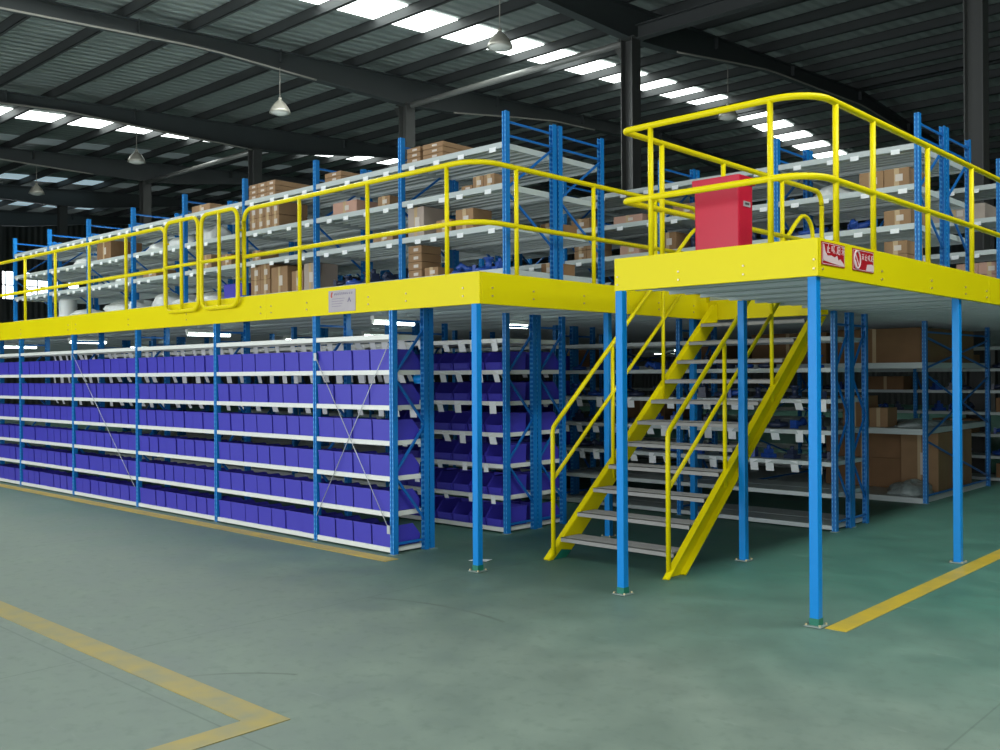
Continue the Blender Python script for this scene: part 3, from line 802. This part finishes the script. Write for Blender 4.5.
# lumpy bags and heaps
def lump(name, x, y, z, sx, sy, sz, label, cat, group, mat='bag', seed=0):
    rnd = random.Random(seed); n, m = 18, 9; mb = MB(); vs = []
    ph = [rnd.uniform(0, 6.28) for _ in range(6)]
    for i in range(m + 1):
        th = PI / 2 * i / m
        for k in range(n):
            a = 2 * PI * k / n
            r = 1 + .16 * math.sin(3 * a + ph[0]) * math.sin(th * 2 + ph[1]) + .1 * math.sin(5 * a + ph[2] + 3 * th) + rnd.uniform(-.07, .07)
            rr = math.cos(th) ** .7 if i < m else 0
            zz = math.sin(th) * (1 + .14 * math.sin(2 * a + ph[3]) + .1 * math.sin(4 * a + ph[4]))
            vs.append((sx * rr * r * math.cos(a), sy * rr * r * math.sin(a), sz * zz))
    fs = [(i * n + k, i * n + (k + 1) % n, (i + 1) * n + (k + 1) % n, (i + 1) * n + k) for i in range(m) for k in range(n)]
    fs.append([k for k in range(n)][::-1]); mb.add(vs, fs, True)
    return tag(mb.build(name, mat, None, (x, y, z + .001)), label, cat, group)
GB = 'white bags on the upper left racks'
bagpos = [(-10.5, T2, .32, .16, 'behind the left gate'), (-9.68, T2, .25, .20, 'between the gates and the fifth upright'), (-11.2, T2, .28, .13, 'left of the fifth upright'),
          (-9.6, T3 - .41 + .0, .2, .24, 'seen high through the left gate panel'),
          (-12.2, T1, .3, .10, 'small one on the second shelf'), (-13.7, T2, .3, .13, 'beside the dark brown carton'),
          (-10.42, T0, .22, .12, 'on the lowest shelf left of the left gate'), (-9.7, T0, .24, .12, 'seen low through the left gate panel'), (-11.05, T0, .3, .17, 'on the lowest shelf left of the gates'),
          (-11.9, T0, .16, .13, 'on the lowest shelf beside its upright'), (-12.6, T0, .45, .14, 'wide one on the lowest shelf'), (-13.9, T0, .4, .1, 'low one near the white drum')]
seen = {}
for i, (x, z, s, h, wh) in enumerate(bagpos):
    if i == 3: continue
    lump('plastic_bag', x, 1.32, z, s, .26, h * 1.12, 'crumpled white plastic bag, ' + wh, 'bag', GB, 'bag', i)
lump('plastic_bag', -1.8, 4.4, T2, .26, .25, .14, 'crumpled pale bag on the platform rack right of the yellow loop', 'bag', 'pale bags on the platform racks', 'bag', 31)
lump('plastic_bag', -3.25, 4.4, T2, .22, .25, .12, 'crumpled pale bag on the platform rack behind the red bin', 'bag', 'pale bags on the platform racks', 'bag', 32)
lump('plastic_bag', -4.0, 4.4, T2, .2, .25, .12, 'crumpled pale bag left of the red bin', 'bag', 'pale bags on the platform racks', 'bag', 33)
lump('plastic_bag', -4.12, 1.4, T1, .12, .2, .1, 'small pale bag at the corner of the upper front rack', 'bag', 'pale bags on the platform racks', 'bag', 34)
tag(put('storage_bin', bmesh_(.5), None, (-8.86, 1.1, T0 + .001), .1), 'violet blue bin on the upper deck seen through the right gate panel', 'bin')
# a plastic drum
d = tag(MB().lathe([(.001, 0), (.15, 0), (.155, .03), (.15, .15), (.155, .17), (.15, .3), (.13, .33), (.001, .335)], 22).build('plastic_drum', 'drum', None, (-14.7, 1.3, T0 + .001)), 'white plastic drum on the lowest upper shelf near the left end', 'drum')

# machine parts: small dark castings of several forms, on the shelves
def part_mesh(k):
    mb = MB()
    if k == 0:
        mb.lathe([(.001, 0), (.07, 0), (.07, .03), (.035, .04), (.035, .12), (.055, .13), (.055, .15), (.001, .15)], 14)
    elif k == 1:
        mb.tube([(-.1, 0, .05), (0, 0, .06), (.06, .02, .1), (.1, .03, .05)], .035, 10)
        mb.box(-.12, -.08, -.05, .05, 0, .1)
    elif k == 2:
        mb.box(-.09, .09, -.06, .06, 0, .05).box(-.05, .05, -.04, .04, .05, .11).tube([(0, 0, .1), (0, 0, .16)], .025, 10)
    else:
        mb.tube([(.09 * math.cos(a * PI / 8), .09 * math.sin(a * PI / 8), .035) for a in range(16)], .03, 8, closed=True).tube([(0, 0, 0), (0, 0, .09)], .03, 10)
    return mb.mesh('machine_part')
PM = []
for k in range(4):
    for mt in ('part_dark', 'part_blue'):
        me = part_mesh(k); me.materials.append(M[mt]); PM.append(me)
def parts(x0, x1, y, z, n, where, group):
    for i in range(n):
        x = x0 + (x1 - x0) * (i + .5) / n + random.uniform(-.03, .03)
        o = put('machine_part', random.choice(PM), None, (x, y + random.uniform(0, .12), z + .001), random.uniform(0, 6))
        o.scale = (random.uniform(.8, 1.1),) * 3
        tag(o, 'small dark machine part, %s from left %s' % (ORD[i], where), 'machine part', group)
parts(-4.7, -3.85, 1.15, T0, 5, 'on the lowest shelf of the corner bay', 'machine parts on the corner rack')
parts(-6.7, -5.4, 1.15, T0, 8, 'on the lowest shelf of the second bay', 'machine parts in the second bay')
parts(-3.9 - .0, -3.78, 1.2, T1, 1, 'at the corner on the second shelf', 'machine part at the corner')
parts(-10.0, -8.6, 1.3, T1, 5, 'on the second shelf behind the gates', 'machine parts behind the gates')
parts(-13.1, -11.8, 1.3, T0, 5, 'behind the bags on the lowest shelf', 'machine parts far left')
parts(-2.2, -1.3, 4.15, T1, 6, 'on the second shelf right of the yellow loop', 'machine parts on the platform rack')
parts(-3.6, -2.4, 4.15, T1, 6, 'on the second shelf behind the red bin', 'machine parts behind the red bin')
parts(-5.3, -4.0, 4.15, T0, 7, 'on the lowest shelf left of the platform railing', 'machine parts left of the platform railing')
parts(-3.0, -2.3, 4.15, T0, 4, 'on the lowest shelf behind the platform', 'machine parts behind the platform')
G3 = 'dark parts behind the stair'
for l, (nm, n) in {2: ('third', 6), 3: ('fourth', 7), 4: ('fifth', 7), 5: ('sixth', 6)}.items():
    parts(-3.4, -1.7, 4.0, LOW[l], n, 'on the %s shelf behind the upper stair' % nm, 'machine parts behind the stair, %s shelf' % nm)
    parts(-5.3, -3.6, 4.0, LOW[l], n, 'on the %s shelf left of the stair' % nm, 'machine parts left of the stair, %s shelf' % nm)
for l in range(6):
    for j in range(4):
        xa = (-1.1, -2.05, -3.1, -4.1)[j]
        if (l + j) % 3 == 0: carton(xa - .6, xa, 10.0, 10.4, LOW[l], .22, 'dark carton on far rear rack, %s shelf, %s from right' % (SH[l], ORD[j]), 'dark cartons on the far rear rack', 'carton_dark', False)
        else: parts(xa - .68, xa, 10.05, LOW[l], 3, 'in cluster %d of far rear rack, %s shelf' % (j + 1, SH[l]), 'machine parts on the far rear rack')
for l in range(1, 6):
    bins(-5.42, -7.35, 3.83, LOW[l], 6, 'dark-looking blue bin, %s from left on ' + SH[l] + ' shelf left behind the stair', 'blue bins on the grey racks', flip=True, skip=(2,) if l % 2 else ())
# one blue item on the end of the bin wall
o = tag(MB().tube([(-.07, 0, .045), (.07, 0, .045)], .045, 14).box(-.03, .03, -.03, .03, 0, .03).build('electric_motor', 'blue', None, (-4.2, .3, LOW[4] + .2035), .4), 'light blue motor lying at the end of the bin wall shelf', 'motor')

# big cartons in the deep racks
GC = 'large cartons in the deep racks'
carton(-2.95, -1.70, 6.85, 8.9, DEEP[2], .46, 'huge brown carton under the deck on the top shelf of the deep rack', GC, 'carton_dark', False)
carton(-4.15, -3.0, 6.85, 8.6, DEEP[2], .44, 'huge brown carton on the top shelf beside the first one', GC, 'carton_dark', False)
carton(-3.35, -2.25, 7.6, 9.0, DEEP[0], .42, 'huge dark carton lying on the bottom shelf of the deep rack', GC, 'carton_dark', False)
carton(-3.35, -2.25, 7.6, 9.0, DEEP[0] + .422, .40, 'huge dark carton stacked on the bottom-shelf carton', GC, 'carton_dark', False)
carton(-2.22, -1.72, 7.5, 8.95, DEEP[0], .80, 'tall brown carton with a pale edge at the end of the deep rack', GC, 'carton', True)
carton(-2.75, -2.42, 6.8, 7.2, DEEP[1], .42, 'brown carton on the middle shelf behind the blue uprights', GC, 'carton_dark', False)
carton(-2.40, -2.15, 6.85, 7.2, DEEP[1], .26, 'smaller carton on the middle shelf beside the taller one', GC, 'carton', False)
lump('wrap_heap', -1.95, 7.15, DEEP[0], .27, .35, .16, 'crumpled clear wrap heaped on the bottom shelf of the deep rack', 'plastic wrap', None, 'film', 51)
lump('wrap_heap', -1.95, 7.4, DEEP[1], .27, .5, .09, 'crumpled clear wrap spread on the middle shelf of the deep rack', 'plastic wrap', None, 'film', 52)
lump('wrap_heap', -2.75, 7.7, DEEP[1], .4, .4, .14, 'dark heap of wrapped goods deeper on the middle shelf', 'plastic wrap', None, 'film', 53)
for k, xx in enumerate((-9.2, -8.1, -6.6, -5.5)):
    carton(xx, xx + .9, 6.9, 8.0, DEEP[2 if k % 2 else 1], .38, 'brown carton in the dim deep racks, %s from the left' % ORD[k], 'cartons in the dim deep racks', 'carton_dark', False)

# ------------------------------------------------------------------ fluorescent lamps under the deck
def tube_lamp(x, y0, y1, z, label, fixture=True):
    t = thing('fluorescent_lamp', (x, (y0 + y1) / 2, z), label, 'lamp', 'tube lamps under the deck')
    L_ = (y1 - y0) / 2
    MB().tube([(0, -L_, 0), (0, L_, 0)], .018, 10).build('tube', 'tube', t)
    MB().box(-.03, .03, -L_ - .02, L_ + .02, .03, .07).box(-.012, .012, -L_ - .02, -L_, -.012, .03).box(-.012, .012, L_, L_ + .02, -.012, .03).build('fixture', 'white_beam', t)
    MB().tube([(0, -L_ * .6, .07), (0, -L_ * .6, ZB + .03 - z)], .005, 6).tube([(0, L_ * .6, .07), (0, L_ * .6, ZB + .03 - z)], .005, 6).build('hanger', 'rod', t)
for x, a, b, l in ((-5.0, .36, .92, 'lit tube lamp under the deck beside the end of the bin wall'),
                   (-8.75, .33, .95, 'lit tube lamp under the deck above the third bin bay'),
                   (-12.35, .33, .9, 'lit tube lamp under the deck above the fourth bin bay'),
                   (-15.5, .42, 1.05, 'lit tube lamp under the deck near the left end'),
                   (-4.62, 1.98, 2.36, 'lit tube lamp right of the lone corner column'),
                   (-9.7, 2.5, 3.2, 'lit tube lamp in the second aisle, above the fourth bay'),
                   (-7.8, 2.5, 3.1, 'lit tube lamp in the second aisle, above the second bay'),
                   (-14.8, 2.5, 3.2, 'lit tube lamp in the second aisle, far left'),
                   (-12.6, 16.9, 18.1, 'small lit tube lamp far behind the left handrail'),
                   (-9.75, 13.5, 14.7, 'small lit tube lamp far behind the topmost treads'),
                   (-9.5, 15.5, 16.7, 'small lit tube lamp seen left of the column by the stair'),
                   (-9.55, 17.4, 18.6, 'small lit tube lamp seen right of the column by the stair'),
                   (-6.75, 14.3, 15.5, 'small lit tube lamp just left of the right corner column'),
                   (-9.15, 20.0, 21.2, 'small lit tube lamp just right of the right corner column'),
                   (-6.2, 12.0, 13.2, 'small lit tube lamp far behind the upper right stringer')):
    tube_lamp(x, a, b, 2.26, l)

# ------------------------------------------------------------------ red bin, signs, plaque
t = thing('waste_bin', (-.935, .35, ZT), 'tall red plastic bin standing on the platform behind the railing', 'bin')
w, dd, h = .385, .22, .585
mb = MB(); vs = []
for z, k in ((0, .985), (h - .05, 1.)):
    vs += [(-w / 2 * k, dd / 2 - dd / 2 * k, z), (w / 2 * k, dd / 2 - dd / 2 * k, z), (w / 2 * k, dd / 2 + dd / 2 * k, z), (-w / 2 * k, dd / 2 + dd / 2 * k, z)]
mb.add(vs, [(0, 3, 2, 1), (4, 5, 6, 7), (0, 1, 5, 4), (1, 2, 6, 5), (2, 3, 7, 6), (3, 0, 4, 7)])
bevel(mb.build('bin_body', 'red', t), .018, 3)
mb = MB(); e = .012
mb.box(-w / 2 - e, w / 2 + e, -e, .012, h - .055, h + .005).box(-w / 2 - e, w / 2 + e, dd - .012, dd + e, h - .055, h + .005)
mb.box(-w / 2 - e, -w / 2 + .012, .0, dd, h - .055, h + .005).box(w / 2 - .012, w / 2 + e, 0, dd, h - .055, h + .005)
bevel(mb.build('rim', 'red', t), .006, 2)
lb = MB().box(w / 2 - .008, w / 2 + .004, .07, .17, .36, .40).build('maker_label', 'plaque', t); lb['label'] = 'small grey label'
MB().box(w / 2 + .004, w / 2 + .006, .09, .15, .375, .39).build('label_print', 'lip', lb)

def sign(y0, y1, label, kind):
    t = thing('warning_sign', (.046, y0, 2.425), label, 'sign', None)
    W = y1 - y0; H = .155
    MB().box(0, .004, 0, W, 0, H).build('plate', 'red_sign', t)
    b = MB()
    for a in ((.006, W - .006, .006, .010), (.006, W - .006, H - .010, H - .006)): b.box(.004, .0048, a[0], a[1], a[2], a[3])
    for a in ((.006, .010), (W - .010, W - .006)): b.box(.004, .0048, a[0], a[1], .006, H - .006)
    b.build('border', 'sign_white', t)
    def glyph(mb, y, z, s, pat):
        # a few brush-like bars in a square cell
        for (a, c, e, f) in pat: mb.bar((.0048, y + a * s, z + c * s), (.0048, y + e * s, z + f * s), s * .10, .0012, up=(1, 0, 0))
    P = [[(.1, .9, .9, .9), (.5, 1, .5, 0), (.1, .55, .9, .55), (.1, .1, .45, .5), (.9, .1, .55, .5)],
         [(.5, 1, .5, .05), (.1, .05, .9, .05), (.5, .55, .85, .55), (.22, .7, .22, .05)],
         [(.05, .8, .3, .8), (.05, .3, .3, .3), (.05, .8, .05, .3), (.3, .8, .3, .3), (.45, .9, .9, .9), (.7, .9, .45, .05), (.6, .5, .95, .05)],
         [(.25, .9, .25, .4), (.25, .4, .05, .0), (.25, .4, .4, .1), (.5, .9, .95, .9), (.5, .9, .5, .05), (.95, .9, .95, .05), (.5, .05, .95, .05), (.6, .5, .85, .5)]]
    mb = MB()
    if kind == 0:
        for j in range(4): glyph(mb, .075 + j * .078, .085, .058, P[(j + 1) % 4])
        mb.build('lettering', 'sign_white', t)
        # reflected glare modelled as a pale shape across the lower half
        pr = [(.02, .03), (.17, .018), (.30, .012), (.36, .012), (.34, .03), (.29, .055), (.26, .045), (.24, .075), (.20, .06), (.15, .07), (.09, .065), (.055, .09), (.035, .14), (.025, .14)]
        MB().prism(pr, .004, .0054, 'x').build('glare_shape', 'sign_white', t)
    else:
        for j in range(4): glyph(mb, .155 + j * .054, .082, .045, P[j])
        mb.build('lettering', 'sign_white', t)
        ring = [(.006, .075 + .052 * math.cos(a * PI / 12), .078 + .062 * math.sin(a * PI / 12)) for a in range(24)]
        mb = MB().tube(ring, .006, 6, closed=True); mb.bar((.0055, .042, .12), (.0055, .108, .036), .010, .002, up=(1, 0, 0))
        mb.prism([(.03, .08), (.04, .05), (.062, .026), (.085, .022), (.07, .045), (.055, .07)], .004, .0056, 'x')
        mb.build('prohibition_symbol', 'sign_white', t)
        MB().prism([(.23, .012), (.37, .012), (.37, .055), (.33, .062), (.25, .055)], .004, .0052, 'x').build('pale_patch', 'sign_white', t)
sign(.02, .385, 'red sign with painted pale glare, nearest the platform corner', 0)
sign(.52, .89, 'red sign with a round prohibition symbol and four characters', 1)

t = thing('maker_plaque', (-4.86, -.1615, 2.345), 'grey plaque with small print fixed on the yellow mezzanine edge', 'plaque')
MB().box(-.215, .215, -.004, 0, 0, .215).build('plate', 'plaque', t)
MB().prism([(-.18, .165), (-.165, .20), (-.145, .20), (-.15, .185), (-.16, .165), (-.15, .15), (-.17, .145)], -.0055, -.004, 'y').build('emblem', 'red_ink', t)
mb = MB()
x = -.12
for k in range(9):
    ww = .026 if k < 6 else .02
    mb.box(x, x + ww, -.005, -.004, .172, .178).box(x, x + .005, -.005, -.004, .165, .188).box(x + .010, x + ww, -.005, -.004, .184, .189); x += .034
for j in range(4): mb.box(-.16, .05 - j * .02, -.005, -.004, .13 - j * .025, .1335 - j * .025)
mb.build('lettering', 'ink', t)
MB().prism([(.09, .09), (.12, .14), (.15, .09), (.135, .09), (.12, .12), (.105, .09)], -.0055, -.004, 'y').build('stamp', 'ink', t)

# scrap of paper on the floor
tag(MB().add([(0, 0, .001), (.17, .02, .001), (.19, .1, .006), (.02, .09, .002), (0, 0, .003), (.17, .02, .003), (.19, .1, .008), (.02, .09, .004)],
             [(0, 3, 2, 1), (4, 5, 6, 7), (0, 1, 5, 4), (1, 2, 6, 5), (2, 3, 7, 6), (3, 0, 4, 7)]).build('paper_scrap', 'tag', None, (-3.38, .12, .004), .3), 'scrap of white paper on the floor right of the corner column', 'paper')

# ------------------------------------------------------------------ light
w = bpy.data.worlds.new('World'); S.world = w; w.use_nodes = True
bg = w.node_tree.nodes['Background']; bg.inputs[0].default_value = (.75, .88, 1., 1); bg.inputs[1].default_value = .9
def area(name, loc, rot, sx, sy, power, col=(1, 1, 1)):
    l = bpy.data.lights.new(name, 'AREA'); l.shape = 'RECTANGLE'; l.size = sx; l.size_y = sy; l.energy = power; l.color = col
    o = bpy.data.objects.new(name, l); COL.objects.link(o); o.location = loc; o.rotation_euler = rot
    return o
# daylight through the wide doorway behind the camera
area('doorway_daylight', (-3.5, -12.9, 2.6), (math.radians(90), 0, 0), 30, 4.8, 1950, (.95, .98, 1.))
# daylight falling from the skylight strips
area('skylight_daylight', (-13.2, -2, 9.0), (0, 0, 0), 1.2, 20, 1800, (.93, 1., .98))
area('skylight_daylight', (4.5, -3, 8.9), (0, 0, 0), 1.2, 18, 1500, (.93, 1., .98))

# ------------------------------------------------------------------ camera
cam = bpy.data.cameras.new('camera'); co = bpy.data.objects.new('camera', cam); COL.objects.link(co)
yaw, pit, rol = .7492, .0001, .0064
co.location = (2.854, -6.1466, 1.7)
cam.sensor_width = 36; cam.lens = 965.16 * 36 / 1000; cam.clip_end = 200
co.rotation_mode = 'QUATERNION'
qm = Matrix.Rotation(yaw, 3, 'Z') @ Matrix.Rotation(PI / 2 + pit, 3, 'X') @ Matrix.Rotation(-rol, 3, 'Z')
co.rotation_quaternion = qm.to_quaternion()
S.camera = co
S.view_settings.view_transform = 'Standard'; S.view_settings.look = 'None'; S.view_settings.gamma = 1; S.view_settings.exposure = 0
S.view_settings.use_curve_mapping = False
